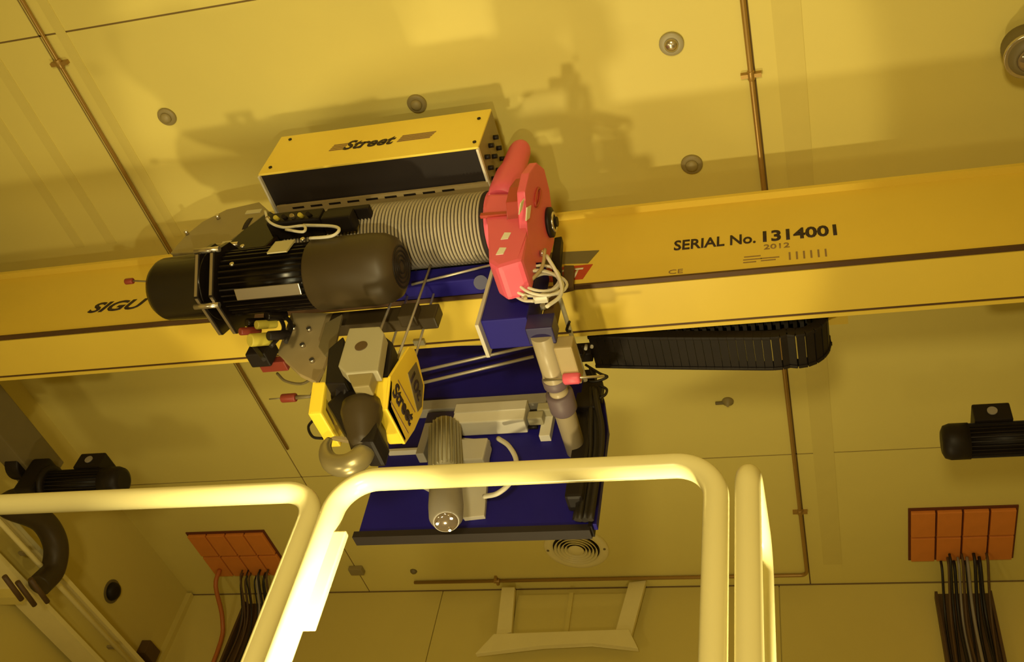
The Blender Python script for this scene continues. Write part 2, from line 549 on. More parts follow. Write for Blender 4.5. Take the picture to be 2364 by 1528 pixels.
carriage(1.62, -1, 'right end of the girder')
carriage(-6.0, 1, 'left end of the girder')
o = thing('cable_hose', 'thick dark curved hose hanging beside the runway beam at the left', 'hose', (-6.1, 5.9, 6.2))
hp = [V((-6.10, 5.30, 6.1)), at(20, 1165, 'X', -6.2), at(95, 1200, 'X', -6.17), at(128, 1255, 'X', -6.15), at(122, 1315, 'X', -6.15), at(90, 1352, 'X', -6.15)]
MB().tube(smooth(hp, 8), .095, 18).build('hose', COWL, o)
b = MB()
for k, q in enumerate(((40, 1372), (70, 1385), (100, 1378))):
    b.tube([at(q[0] - 30, q[1] - 42, 'X', -6.0), at(q[0] + 10, q[1] + 12, 'X', -6.0)], .02, 8)
b.build('end_fitting', BROWN, o)

# ================================================================ crane girder
YG0, YG1, ZG0, ZG1 = 3.5, 3.86, 5.892, 6.55
o = girder = thing('crane_girder', 'yellow box girder of the overhead crane bearing its serial number', 'crane girder', (-2.2, 3.68, ZG0))
gx0, gx1 = -5.895, 1.515
MB().box((gx0, YG0, ZG0 + .016), (gx1, YG1, ZG1)).build('web_box', GIRD, o)
MB().box((gx0, YG0 - .045, ZG1), (gx1, YG1 + .045, ZG1 + .025)).build('top_flange', GIRD, o)
MB().box((gx0, YG0 + .022, ZG0 - .002), (gx1, YG1 - .034, ZG0 + .016)).build('bottom_plate', GIRD, o)
MB().box((gx0, YG0 - .012, ZG0 + .001), (gx1, YG0 + .018, ZG0 + .016)).build('running_edge', GEDGE, o, 'dark steel running edge')
MB().box((gx0, YG1 - .030, ZG0 + .004), (gx1, YG1 - .014, ZG0 + .016)).build('running_edge', GEDGE, o, 'dark steel running edge')
MB().box((gx0, YG1 - .014, ZG0), (gx1, YG1 + .012, ZG0 + .016)).build('far_lip', GIRD, o)
XD, ZD = (1, 0, 0), (0, 0, 1)
lettering('SERIAL No.', 'serial_lettering', INK, o, (-.735, YG0, 6.145), XD, ZD, .088, .46, bold=.02, label='black letters reading SERIAL No.')
lettering('1314001', 'serial_lettering', INK, o, (-.235, YG0, 6.147), XD, ZD, .094, .40, bold=.03, label='black numbers reading 1314001')
lettering('2012', 'year_lettering', INKGREY, o, (-.232, YG0, 6.075), XD, ZD, .042, .14, bold=.01)
lettering('CE', 'conformity_mark', INKGREY, o, (-.755, YG0, 5.935), XD, ZD, .035, .08, bold=.0)
d = MB()
for x, zz, l in ((-.34, 6.02, .09), (-.345, 5.995, .10), (-.345, 5.972, .07), (-.25, 5.995, .10), (-.25, 5.975, .08)):
    d.box((x, YG0 - .002, zz), (x + l, YG0, zz + .007))
d.build('rating_lines', INKGREY, o)
d = MB()
for k in range(6):
    d.box((-.10 + k * .038, YG0 - .002, 5.965), (-.09 + k * .038, YG0, 6.03))
d.build('rating_codes', INKGREY, o)
lettering('SIGU', 'name_lettering', INK, o, (-4.585, YG0, 6.075), XD, ZD, .095, .42, shear=.35, bold=.03, label='black slanted capital letters')
# badge on the web beside the hoist
MB().prism([(-1.50, YG0, 6.13), (-1.23, YG0, 6.10), (-1.175, YG0, 6.21), (-1.50, YG0, 6.235)], (0, -.004, 0)).build('badge_stripe', OLIVED, o)
MB().prism([(-1.50, YG0, 5.96), (-1.245, YG0, 5.96), (-1.20, YG0, 6.085), (-1.50, YG0, 6.085)], (0, -.004, 0)).build('badge_panel', BADGE, o)
lettering('OT', 'badge_lettering', WHITE, o, (-1.40, YG0 - .004, 5.975), XD, ZD, .085, .15, shear=.25, bold=.02)

# ================================================================ energy chain behind the girder
o = thing('cable_chain', 'black looped cable chain hanging behind the girder right of the hoist', 'cable chain', (-.5, 4.05, 5.85))
path = [V((-1.30, 0, 5.965)), V((-.9, 0, 5.915)), V((-.5, 0, 5.87)), V((-.22, 0, 5.842))]
cxx, czz, rr = -.10, 6.0, .155
for k in range(9):
    a = math.radians(-115 + k * 28)
    path.append(V((cxx + rr * 1.05 * math.cos(a), 0, czz + rr * math.sin(a))))
path += [V((-.5, 0, 6.16)), V((-1.2, 0, 6.16))]
path = smooth(path, 6)
# resample to links
L = [0]
for a, b in zip(path, path[1:]):
    L.append(L[-1] + (b - a).length)


def along(s):
    for i in range(len(path) - 1):
        if L[i + 1] >= s:
            f = (s - L[i]) / max(1e-6, L[i + 1] - L[i])
            return path[i].lerp(path[i + 1], f)
    return path[-1]


nl = 58
b = MB()
for k in range(nl):
    s0, s1 = L[-1] * k / nl, L[-1] * (k + 1) / nl
    a, c2 = along(s0), along(s1)
    d = (c2 - a)
    mid = (a + c2) / 2
    nrm = V((-d.z, 0, d.x)).normalized()
    for yy in (3.93, 4.17):
        b.obox(mid + V((0, yy, 0)), d * 1.08, (0, .022, 0), nrm * .06, .004)
    b.obox(mid + V((0, 4.05, 0)) - nrm * .016, d * .94, (0, .23, 0), nrm * .012)
    b.obox(mid + V((0, 4.05, 0)) + nrm * .016, d * .5, (0, .23, 0), nrm * .008)
ch = b.build('links', BLACKM, o)
MB().box((-1.2, 3.9, 6.185), (.2, 4.2, 6.20)).build('guide_tray', GIRD, o)
for x in (-1.0, -.4, .1):
    MB().box((x - .02, YG1 - .0, 6.20), (x + .02, 4.2, 6.23)).build('tray_bracket', GIRD, o)

# ================================================================ hoist
h = hoist = thing('wire_rope_hoist', 'wire rope hoist with yellow control box, black motor and red drum end on the girder', 'hoist', (-2.2, 3.3, 5.3))

# control box
bx0, bx1, by0, by1, bz0, bz1 = -3.12, -1.745, 2.80, 3.10, 6.345, 6.755
cb = MB().box((bx0 + .004, by0 + .004, bz0), (bx1 - .012, by1, bz1 - .004)).build('control_box', DARKBOX, h)
MB().box((bx0, by0 - .010, bz0 - .004), (bx1, by0 + .004, bz1 + .002), .003).build('front_cover', COVER, cb, 'bright yellow front cover')
ep = MB().box((bx1 - .012, by0 + .002, bz0 + .002), (bx1, by1, bz1)).build('end_plate', OLIVE, cb)
for q in range(9):
    yy = by0 + .10 + (q % 3) * .075 + (.02 if q > 4 else 0)
    zz = bz0 + .06 + (q // 3) * .12
    MB().cyl((bx1, yy, zz), (bx1 + .03, yy, zz), .014, 10).build('cable_gland', BLACKM, cb)
MB().box((bx0, by0 - .002, bz0 - .022), (bx0 + .012, by1, bz0 + .002)).build('end_flange', WHITE, cb)
MB().box((bx1 - .010, by0 - .002, bz0 - .022), (bx1 + .004, by1 + .02, bz0 + .004)).build('end_flange', WHITE, cb)
for xx, zz in ((bx0 + .06, bz0 + .055), (bx0 + .08, bz1 - .05), (bx1 - .055, bz1 - .10), (bx1 - .03, bz0 + .05)):
    MB().cyl((xx, by0 - .010, zz), (xx, by0 - .016, zz), .011, 12).build('cover_screw', BLACKM, cb)
yb = by0 - .010
lettering('Street', 'logo_lettering', INK, cb, (-2.625, yb, 6.50), XD, ZD, .092, .33, shear=.32, bold=.03, label='black slanted lettering reading Street')
lo = MB()
for k in range(4):
    zz = 6.505 + k * .018
    lo.prism([(-2.715 + k * .005, yb, zz), (-2.62 + k * .005, yb, zz), (-2.617 + k * .005, yb, zz + .010), (-2.712 + k * .005, yb, zz + .010)], (0, -.002, 0))
    lo.prism([(-2.28 + k * .006, yb, zz + .004), (-2.075 + k * .008, yb, zz + .004), (-2.071 + k * .008, yb, zz + .016), (-2.276 + k * .006, yb, zz + .016)], (0, -.002, 0))
lo.build('logo_stripes', INKGREY, cb)
# slotted guide bar under the back of the box
gb = MB()
gb.box((bx0 + .03, 3.015, bz0 - .03), (bx1 + .0, 3.072, bz0 - .012))
gbo = gb.build('rope_guide_bar', TAN, h)
sl = MB()
for k in range(9):
    x = -2.95 + k * .12
    sl.obox((x, 3.035, bz0 - .031), (.075, 0, 0), (0, .012, 0), (0, 0, .004))
sl.build('slot', BLACKM, gbo)
for xx in (bx0 + .06, bx1 - .05):
    MB().box((xx - .02, 3.02, bz0 - .014), (xx + .02, 3.06, bz0 + .004)).build('bar_bracket', OLIVED, gbo)

# drum with grooves
AX = V((0, 3.16, 6.085))
dr = .195
prof = []
x0d, x1d = -3.18, -1.70
n = 64
pitch = 1.335 / n
prof += [(0, .10), (.0, dr + .015), (.03, dr + .015), (.03, dr - .004)]
prof += [(1.44, dr - .004), (1.46, dr + .006), (1.48, dr + .006), (1.48, .1)]
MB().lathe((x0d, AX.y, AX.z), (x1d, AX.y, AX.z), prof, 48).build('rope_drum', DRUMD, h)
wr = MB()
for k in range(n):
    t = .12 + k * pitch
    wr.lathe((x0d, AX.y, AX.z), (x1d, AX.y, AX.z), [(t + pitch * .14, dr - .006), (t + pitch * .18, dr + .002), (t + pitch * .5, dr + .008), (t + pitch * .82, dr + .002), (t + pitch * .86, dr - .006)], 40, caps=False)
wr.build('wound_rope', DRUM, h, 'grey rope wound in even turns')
# drum cover behind (dark blue inner plate) and tie rods
MB().box((-3.16, 3.40, 5.93), (-1.68, 3.42, 6.33)).build('drum_back_plate', NAVYD, h)
MB().box((-2.55, 3.30, 5.80), (-1.68, 3.41, 5.93), .01).build('side_beam', NAVY, h)
pt = MB()
pt.tube([at(950, 657, 'Y', 3.27), at(1140, 610, 'Y', 3.27)], .007, 8)
pt.build('tie_rod', ROPE, h)
MB().cyl(at(1110, 652, 'Y', 3.295), at(1110, 652, 'Y', 3.305), .04, 20).build('access_hole_plug', NAVYD, h)

# gearbox: tall casing at the left end
gy0 = 2.97
gpoly = [at(395, 588, 'Y', gy0), at(432, 545, 'Y', gy0), at(470, 515, 'Y', gy0), at(525, 487, 'Y', gy0), at(600, 470, 'Y', gy0), at(622, 490, 'Y', gy0), at(500, 585, 'Y', gy0)]
gc = MB().prism(gpoly, (0, .36, 0), .012).build('gear_casing', OLIVED, h)
MB().prism([p + V((0, -.012, 0)) for p in gpoly], (0, .014, 0), .004).build('casing_cover', OLIVE, gc)
for q in ((433, 541), (505, 505)):
    p = at(q[0], q[1], 'Y', gy0 - .012)
    MB().cyl(p, p + V((0, -.03, 0)), .012, 10).build('cover_bolt', STEEL, gc)
for q in (((568, 490), (605, 483)), ((512, 562), (545, 553))):
    a = at(q[0][0], q[0][1], 'Y', gy0 - .014)
    b2 = at(q[1][0], q[1][1], 'Y', gy0 - .014)
    MB().box((a.x, gy0 - .016, a.z - .018), (b2.x, gy0 - .012, a.z + .016)).build('label_plate', PLATE, gc)
MB().prism([at(x, y, 'Y', 2.95) for x, y in ((503, 583), (560, 533), (622, 486), (645, 500), (640, 545), (575, 600))], (0, .35, 0), .012).build('gear_flank_shade', BLACK, gc)  # black filler: shade on the casing's right face put in as colour
# right flank of gear casing and motor support, its shade given as black
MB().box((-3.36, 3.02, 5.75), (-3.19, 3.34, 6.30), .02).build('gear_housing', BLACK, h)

# motor
MY, MZ = 3.03, 5.62
mo = MB()
xa, xb = -3.08, -2.55
mo.cyl((xa, MY, MZ), (xb, MY, MZ), .158, 40)
for k in range(34):
    a = 2 * PI * k / 34
    d = V((0, math.cos(a), math.sin(a)))
    t = V((0, -math.sin(a), math.cos(a)))
    mo.obox(V(((xa + xb) / 2, MY, MZ)) + d * .166, (xb - xa, 0, 0), d * .036, t * .008)
mot = mo.build('hoist_motor', BLACK, h)
MB().lathe((-2.585, MY, MZ), (-2.09, MY, MZ), [(0, .188), (.01, .196), (.33, .196), (.41, .188), (.46, .165), (.485, .125), (.487, .12)], 44).build('fan_cowl', COWL, mot, 'brown rounded fan cowl')
b = MB()
for rr in (.115, .09, .065, .04):
    b.lathe((-2.105, MY, MZ), (-2.094, MY, MZ), [(0, rr - .008), (.012, rr - .008), (.012, rr), (0, rr)], 28, caps=False)
b.build('fan_grille', BLACKM, mot)
npo = at(664, 578, 'Y', 2.895)
ang = math.atan2(npo.z - MZ, npo.y - MY)
ang = math.radians(172)
dr_ = V((0, math.cos(ang), math.sin(ang)))
tr_ = V((0, -math.sin(ang), math.cos(ang)))
MB().obox(V((npo.x, MY, MZ)) + dr_ * .192, (.115, 0, 0), tr_ * .12, dr_ * .008, .002).build('nameplate', PLATE, mot, 'pale nameplate')
MB().obox((-2.79, MY - .060, MZ - .185), (.38, 0, 0), V((0, .062, -.02)), V((0, .004, .012)), .003).build('mounting_foot', STEEL, mot, 'shiny steel mounting foot')
for q in ((-2.98, .125), (-2.62, .13), (-2.98, -.03)):
    MB().cyl((q[0], MY - .188, MZ + q[1] - .06), (q[0], MY - .20, MZ + q[1] - .06), .012, 10).build('bolt', STEEL, mot)
# two flanges with bright rims
fl = [(2.795, 5.60), (2.945, 5.41), (3.24, 5.43), (3.30, 5.62), (3.22, 5.80), (2.98, 5.83), (2.85, 5.76)]
for x in (-3.215, -3.125):
    f = MB().prism([(x, a, b_) for a, b_ in fl], (.03, 0, 0), .003).build('motor_flange', BLACK, mot)
    rim = MB()
    for (a, b_), (c_, d_) in zip(fl[:2], fl[1:3]):
        v0, v1 = V((x + .015, a, b_)), V((x + .015, c_, d_))
        dd = (v1 - v0)
        nn = V((0, dd.z, -dd.y)).normalized()
        if nn.z > 0 and nn.y > 0:
            nn = -nn
        rim.obox((v0 + v1) / 2 + nn * .002, dd * .96, (.016, 0, 0), nn * .006)
    rim.build('rim', STEEL, f, 'bright machined rim')
for y, zz in ((2.80, 5.63), (2.90, 5.80), (3.0, 5.40)):
    MB().cyl((-3.23, y, zz), (-3.08, y, zz), .016, 10).build('flange_bolt', STEEL, mot)
MB().lathe((-3.55, MY, MZ), (-3.18, MY, MZ), [(0, .06), (.0, .15), (.03, .172), (.05, .178), (.33, .188), (.345, .20), (.37, .20)], 40).build('brake_housing', BLACK, mot)
MB().lathe((-3.585, MY, MZ), (-3.54, MY, MZ), [(0, .09), (.02, .11), (.05, .12)], 32).build('brake_cap', GREYG, mot)
b = at(290, 650, 'Y', 3.0)
sw = MB().cyl(b + V((.0, 0, 0)), b + V((.05, 0, 0)), .018, 14, .004).build('limit_switch_knob', MAROON, mot)
MB().tube([b + V((.05, 0, 0)), V((-3.58, MY, b.z + .0))], .005, 8).build('switch_rod', OLIVED, mot)

# wiring above the motor
tb = MB().box((-2.95, 2.87, 5.93), (-2.62, 2.99, 6.03), .012).build('terminal_block', BLACKM, h)
MB().box((-2.60, 2.86, 5.90), (-2.42, 2.97, 5.98), .012).build('relay_box', BLACKM, h)
MB().tube(smooth([at(612, 487, 'Y', 2.86), at(622, 512, 'Y', 2.84), at(655, 525, 'Y', 2.83), at(700, 521, 'Y', 2.83), at(700, 535, 'Y', 2.82), at(660, 530, 'Y', 2.83)], 6), .008, 8).build('wire_loop', CABLEW, tb)
MB().tube(smooth([at(700, 520, 'Y', 2.85), at(765, 522, 'Y', 2.84), at(783, 530, 'Y', 2.82), at(765, 545, 'Y', 2.82), at(715, 550, 'Y', 2.83)], 6), .009, 8).build('wire_loop', CABLEW, tb)
for k in range(6):
    x = -2.93 + k * .05
    MB().cyl((x, 2.875, 5.96), (x, 2.84, 5.94), .013, 10).build('gland', [STEEL, YGREEN, BLACKM][k % 3], tb)
for q in ((730, 518, 830, 512),):
    MB().box((-2.62, 2.90, 6.02), (-2.36, 3.0, 6.06), .008).build('wiring_duct', BLACKM, h)

# lower left: connectors and end plate of the trolley
ly = 3.18
for q, m, r_ in (((598, 785), YGREEN, .036), ((612, 750), YGREEN, .025), ((575, 765), MAROON, .022), ((590, 745), BLACK, .024), ((635, 730), BLACK, .030), ((640, 775), BLACKM, .026)):
    p = at(q[0], q[1], 'Y', ly)
    MB().cyl(p + V((-.03, -.03, -.03)), p + V((.03, .04, .05)), r_, 14, .006).build('cable_plug', m, h)
for k, q in enumerate((((640, 722), (655, 760), (625, 800)), ((650, 722), (672, 750), (660, 790)), ((575, 750), (582, 790), (610, 830)))):
    MB().tube(smooth([at(x, y, 'Y', ly + .04) for x, y in q], 6), .012, 8).build('plug_cable', CABLEB, h)
p = at(610, 812, 'Y', 3.3)
MB().box(p + V((-.07, -.05, -.07)), p + V((.05, .05, .06)), .01).build('limit_switch', BLACKM, h)
p = at(640, 840, 'Y', 3.4)
MB().box(p + V((-.1, -.03, -.02)), p + V((.06, .04, .03)), .006).build('switch_arm', MAROON, h)
poly = [at(x, y, 'Y', 3.36) for x, y in ((672, 722), (772, 722), (765, 790), (745, 850), (728, 880), (690, 862), (640, 815))]
pl = MB().prism(poly, (0, .03, 0), .004).build('trolley_end_plate', TAN, h)
for q in ((680, 760), (715, 763), (700, 800), (722, 835)):
    p = at(q[0], q[1], 'Y', 3.36)
    MB().cyl(p, p + V((0, -.02, 0)), .014, 10).build('bolt', STEEL, pl)
MB().tube(smooth([at(640, 862, 'Y', 3.5), at(660, 880, 'Y', 3.5), at(700, 885, 'Y', 3.48), at(735, 860, 'Y', 3.42)], 6), .008, 8).build('loose_cable', OLIVED, h)
MB().prism([at(x, y, 'Y', 3.22) for x, y in ((752, 745), (790, 725), (775, 790), (750, 820), (735, 800))], (0, .02, 0), .003).build('rope_deflector', OLIVED, h)
# bump roller on a short rod
p = at(672, 918, 'Y', 3.45)
bs = MB().cyl(p + V((-.055, 0, 0)), p + V((.03, 0, 0)), .024, 16, .005).build('bump_roller', MAROON, h)
MB().tube([p + V((-.13, 0, 0)), p + V((-.055, 0, 0))], .004, 8).build('whisker', OLIVED, bs)
MB().tube([p + V((.03, 0, 0)), p + V((.12, 0, 0)), at(742, 862, 'Y', 3.42)], .012, 8).build('roller_arm', OLIVED, bs)

# brown bar under the motor, added to imitate shade on the girder underside
MB().box((-2.62, 3.32, 5.52), (-1.98, 3.40, 5.64), .008).build('underside_shade_bar', COWL, h)
p = at(945, 725, 'Y', 3.3)
MB().box(p + V((-.05, -.03, -.05)), p + V((.05, .05, .06)), .008).build('rope_anchor', COWL, h)

# red drum end housing
xr0, xr1 = -1.70, -1.46
def yz(px, py, x):
    q = at(px, py, 'X', x)
    return q
a0, a1 = at(1158, 468, 'Y', 3.0), at(1204, 338, 'Y', 3.0)
La = (a1 - a0).length
MB().lathe(a0, a1, [(0, .085), (.10, .092), (.25, .088), (La - .25, .074), (La - .06, .066), (La - .02, .058), (La + .01, .042), (La + .028, .015)], 28).build('drum_end_arm', RED, h, 'red rounded arm')
body = [(-1.665, 2.90, 6.03), (-1.48, 2.90, 6.00), (-1.42, 2.90, 5.86), (-1.375, 2.90, 5.63), (-1.36, 2.90, 5.40), (-1.48, 2.90, 5.36), (-1.54, 2.90, 5.42), (-1.60, 2.90, 5.73), (-1.665, 2.90, 5.90)]
rb = MB().prism(body, (0, .22, 0), .025).build('drum_end_housing', RED, h, 'red housing with small white stickers')
MB().prism([(-1.655, 2.885, 5.80), (-1.45, 2.885, 5.79), (-1.44, 2.885, 5.815), (-1.655, 2.885, 5.83)], (0, .02, 0), .004).build('seam_ridge', REDD, rb)
for q in ((1168, 545), (1157, 580)):
    p = at(q[0], q[1], 'Y', 2.899)
    MB().prism([p + V((-.022, 0, -.028)), p + V((.016, 0, -.028)), p + V((.024, 0, .022)), p + V((-.012, 0, .028))], (0, -.004, 0)).build('sticker', WHITE, rb)
MB().lathe((-1.712, AX.y, AX.z), (-1.64, AX.y, AX.z), [(0, .15), (0, .196), (.010, .200), (.066, .200), (.072, .15)], 40).build('added_drum_cover', RED, rb)  # red cylinder added to cover the black drum flange
plate = [(2.755, 5.955), (2.81, 6.137), (2.926, 6.247), (3.06, 6.235), (3.191, 6.161), (3.29, 6.05), (3.27, 5.90), (3.213, 5.779), (3.06, 5.58), (2.96, 5.60), (2.86, 5.72), (2.765, 5.80)]
rp = MB().prism([(-1.42, a, b_) for a, b_ in plate], (.045, 0, 0), .008).build('bearing_plate', RED, h)
MB().prism([(-1.50, a * .8 + .62, b_ * .8 + 1.18) for a, b_ in plate], (.08, 0, 0), .004).build('plate_spacer', REDD, rp)
c0 = V((-1.375, 3.15, 6.05))
MB().lathe(c0, c0 + V((.05, 0, 0)), [(0, .085), (.02, .085), (.028, .06), (.028, .03), (.05, .028)], 28).build('bearing_cap', BLACKM, rp)
MB().tube([c0 + V((.03, .05 * math.cos(2 * PI * k / 20), .05 * math.sin(2 * PI * k / 20))) for k in range(20)], .009, 8, closed=True).build('bearing_ring', STEEL, rp)
# slot ring on the plate
ringc = at(1241, 455, 'X', -1.37)
MB().tube([ringc + V((.0, .028 * math.cos(2 * PI * k / 20), .075 * math.sin(2 * PI * k / 20))) for k in range(20)], .007, 8, closed=True).build('slot_rim', REDD, rp)
for q, w_ in (((1218, 490), .03), ((1202, 475), .015)):
    p = at(q[0], q[1], 'X', -1.372)
    MB().prism([p + V((0, 0, -.075)), p + V((0, w_, -.01)), p + V((0, 0.01, .075)), p + V((0, -w_, .0))], (.006, 0, 0)).build('reflective_sticker', WHITE, rp)
MB().cyl(at(1248, 585, 'X', -1.37), at(1248, 585, 'X', -1.37) + V((.02, 0, 0)), .018, 12).build('bolt', STEEL, rp)
# dark link at right of plate
MB().prism([at(x, y, 'Y', 3.34) for x, y in ((1280, 548), (1297, 545), (1290, 600), (1300, 650), (1280, 690), (1272, 600))], (0, .05, 0), .006).build('hinge_link', BLACKM, h)
MB().prism([at(x, y, 'Y', 3.44) for x, y in ((1302, 612), (1325, 612), (1322, 662), (1298, 668))], (0, .03, 0), .004).build('guide_shoe', BROWN, h)

# blue trolley frame under the red housing
bf = MB().box((-1.645, 3.20, 5.32), (-1.40, 3.40, 5.86), .008).build('trolley_frame', NAVY, h)
MB().box((-1.665, 3.19, 5.28), (-1.645, 3.42, 5.90), .003).build('frame_edge_plate', GREYL, bf)
MB().box((-1.36, 3.30, 5.36), (-1.30, 3.40, 5.66), .006).build('frame_bracket', BROWN, bf)
for q in ((1255, 712), (1268, 770)):
    p = at(q[0], q[1], 'Y', 3.28)
    MB().cyl(p, p + V((0, -.025, 0)), .016, 6).build('frame_bolt', WHITE, bf)
# lower trolley side plates against the girder underside: clamps
for q in ((1150, 722), (1165, 772), (965, 722), (968, 790)):
    p = at(q[0], q[1], 'Z', ZG0 - .015)
    MB().box(p + V((-.035, -.02, -.01)), p + V((.035, .02, .012)), .003).build('flange_clamp', GREYG, h)

# white cable coil
coil = MB()
cc = at(1250, 655, 'Y', 3.12)
rnd = random.Random(5)
for k in range(5):
    c1 = cc + V((rnd.uniform(-.03, .03), rnd.uniform(-.04, .04), rnd.uniform(-.03, .03)))
    ra_, rb_ = .085 + rnd.uniform(-.02, .03), .12 + rnd.uniform(-.03, .03)
    tl = rnd.uniform(-.5, .5)
    n1 = V((math.cos(tl), .3, math.sin(tl)))
    n2 = V((-math.sin(tl), .2, math.cos(tl)))
    coil.tube([c1 + n1 * (ra_ * math.cos(2 * PI * j / 26)) + n2 * (rb_ * math.sin(2 * PI * j / 26)) for j in range(26)], .008, 8, closed=True)
coil.build('cable_coil', CABLEW, h, 'coiled white cable')
MB().tube(smooth([at(1158, 640, 'Y', 3.15), at(1172, 668, 'Y', 3.13), at(1205, 692, 'Y', 3.12), at(1232, 695, 'Y', 3.1)], 6), .008, 8).build('control_cable', CABLEW, h)
MB().tube(smooth([at(1258, 575, 'Y', 3.05), at(1250, 620, 'Y', 3.08), at(1215, 660, 'Y', 3.1), at(1213, 690, 'Y', 3.1)], 6), .010, 8).build('control_cable', TAN, h)
MB().tube(smooth([at(1262, 590, 'Y', 3.06), at(1290, 640, 'Y', 3.1), at(1295, 680, 'Y', 3.12), at(1262, 708, 'Y', 3.1)], 6), .010, 8).build('control_cable', CABLEW, h)
MB().box(cc + V((-.02, -.02, -.13)), cc + V((.05, .02, -.11))).build('cable_tie', WHITE, h)

# cross tie pipe below the girder to the far side frame
pz = 5.24
P0, P1 = at(1250, 772, 'Z', pz), at(1331, 1040, 'Z', pz)
pl_ = (P1 - P0).length
pd = (P1 - P0).normalized()
f = lambda t: t * pl_
tp = MB().lathe(P0, P1, [(0, .058), (f(.30), .058), (f(.36), .064), (f(.40), .064), (f(.41), .050), (f(.48), .050), (f(.49), .066), (f(.61), .066), (f(.62), .058), (f(1), .056)], 32).build('tie_pipe', PIPEM, h, 'tan cross pipe under the girder')
MB().lathe(P0 + pd * f(.47), P0 + pd * f(.63), [(0, .06), (.01, .074), (f(.14), .074), (f(.16), .062)], 28).build('pipe_collar', PURPLE, tp)
MB().lathe(P0 + pd * f(.34), P0 + pd * f(.41), [(0, .06), (.008, .068), (f(.06), .068), (f(.07), .06)], 28).build('pipe_collar', PURPLE, tp)
MB().box((P0.x - .07, P0.y - .06, pz - .02), (P0.x + .07, P0.y + .05, 5.33), .006).build('pipe_saddle', NAVYD, tp)
pb = at(1303, 800, 'Z', 5.22)
MB().box(pb + V((-.05, -.02, -.03)), pb + V((.045, .24, .06)), .01).build('pipe_bracket', TAN, tp)
p = at(1320, 873, 'Z', 5.18)
kn = MB().lathe(p + V((-.045, 0, 0)), p + V((.045, 0, 0)), [(0, .024), (.008, .032), (.08, .032), (.09, .024)], 8).build('coupling_nut', RED, tp, 'red coupling nut')
MB().tube([p + V((-.15, .0, .0)), p + V((.17, 0, .0))], .007, 10).build('cross_rod', STEEL, kn)
MB().tube([at(1290, 680, 'Z', 5.45), at(1352, 878, 'Z', 5.45)], .012, 10).build('guide_rod', GREYG, h)
MB().tube(smooth([at(1315, 742, 'Z', 5.43), at(1308, 762, 'Z', 5.43), at(1318, 765, 'Z', 5.43)], 4), .007, 8).build('rod_clip', BLACKM, h)

# far side navy panel
ny = 4.2
zt, zb_ = 6.20, at(1100, 1226, 'Y', 4.2).z
pn = MB().prism([at(x, y, 'Y', ny) for x, y in ((828, 1228), (1377, 1210), (1404, 990), (1394, 918), (1345, 884), (1332, 792), (955, 800))], (0, .05, 0), .004).build('side_panel', NAVY, h, 'large navy far side panel')
MB().box((-2.56, ny - .005, zb_ - .02), (-1.215, ny + .07, zb_ + .02)).build('bottom_lip', DARKBOX, pn)
MB().box((-1.34, ny - .14, 4.86), (-1.24, ny - .01, 5.60), .02).build('end_cover', BLACKM, pn)
MB().box((-1.225, ny - .01, zb_), (-1.205, ny + .08, 5.30)).build('end_lip', BLACKM, pn)
MB().box((-2.46, ny - .075, 5.62), (-1.56, ny, 5.70), .006).build('ledge_angle', GREY, pn)
tr = MB().box((-2.10, ny - .12, 5.45), (-1.66, ny - .005, 5.60), .008).build('junction_box', WHITE, pn, 'white long junction box')
MB().box((-2.10, ny - .125, 5.53), (-1.66, ny - .118, 5.60), .002).build('box_lid', GREYL, tr)
for k in range(4):
    MB().cyl((-1.655, ny - .03 - .02 * (k % 2), 5.47 + k * .035), (-1.60, ny - .03 - .02 * (k % 2), 5.47 + k * .035), .012, 10).build('box_gland', BLACKM, tr)
MB().box((-1.575, ny - .05, 5.38), (-1.51, ny, 5.57), .004).build('panel_plate', WHITE, pn)
MB().box((-2.30, ny - .07, 5.50), (-2.12, ny - .002, 5.60), .006).build('panel_block', NAVYD, pn)
MB().box((-2.5, ny - .04, 5.33), (-2.14, ny, 5.35), .002).build('panel_rail', GREYL, pn)
for xx, zz in ((-2.0, 5.73), (-1.72, 5.73), (-1.95, 4.88)):
    MB().lathe((xx, ny - .0, zz), (xx, ny - .03, zz), [(0, .018), (.02, .014), (.03, .004)], 10).build('panel_bolt', GREYL, pn)
for q in ((965, 858, 1232, 797), (975, 884, 1232, 823)):
    MB().tube([at(q[0], q[1], 'Y', 4.02), at(q[2], q[3], 'Y', 4.02)], .010, 8).build('stay_wire', ROPE, h)

# cross travel motor on the panel
bp = MB().prism([at(x, y, 'Y', ny - .03) for x, y in ((1068, 1010), (1130, 1015), (1125, 1100), (1118, 1190), (1070, 1195), (1030, 1150), (970, 1120), (1000, 1060))], (0, .03, 0), .004).build('motor_bracket', GREYL, h)
A = at(1027, 985, 'Y', 4.08)
B = at(1030, 1205, 'Y', 3.93)
dv = (B - A)
Lm = dv.length
d = dv.normalized()
cm = MB()
cm.cyl(A, A + d * Lm * .55, .078, 28)
aa = d.orthogonal().normalized()
bb = d.cross(aa)
for k in range(22):
    t = 2 * PI * k / 22
    dd = aa * math.cos(t) + bb * math.sin(t)
    tt = -aa * math.sin(t) + bb * math.cos(t)
    cm.obox(A + d * Lm * .28 + dd * .083, d * Lm * .5, dd * .026, tt * .006)
ctm = cm.build('cross_travel_motor', GREYG, h)
MB().lathe(A + d * Lm * .55, A + d * Lm, [(0, .06), (.01, .085), (Lm * .3, .092), (Lm * .40, .088), (Lm * .44, .07), (Lm * .45, .066)], 32).build('end_cowl', GREY, ctm)
MB().lathe(A + d * (Lm - .004), A + d * (Lm + .012), [(0, .062), (.008, .06), (.014, .04), (.016, .002)], 28).build('end_cap', LENS, ctm)
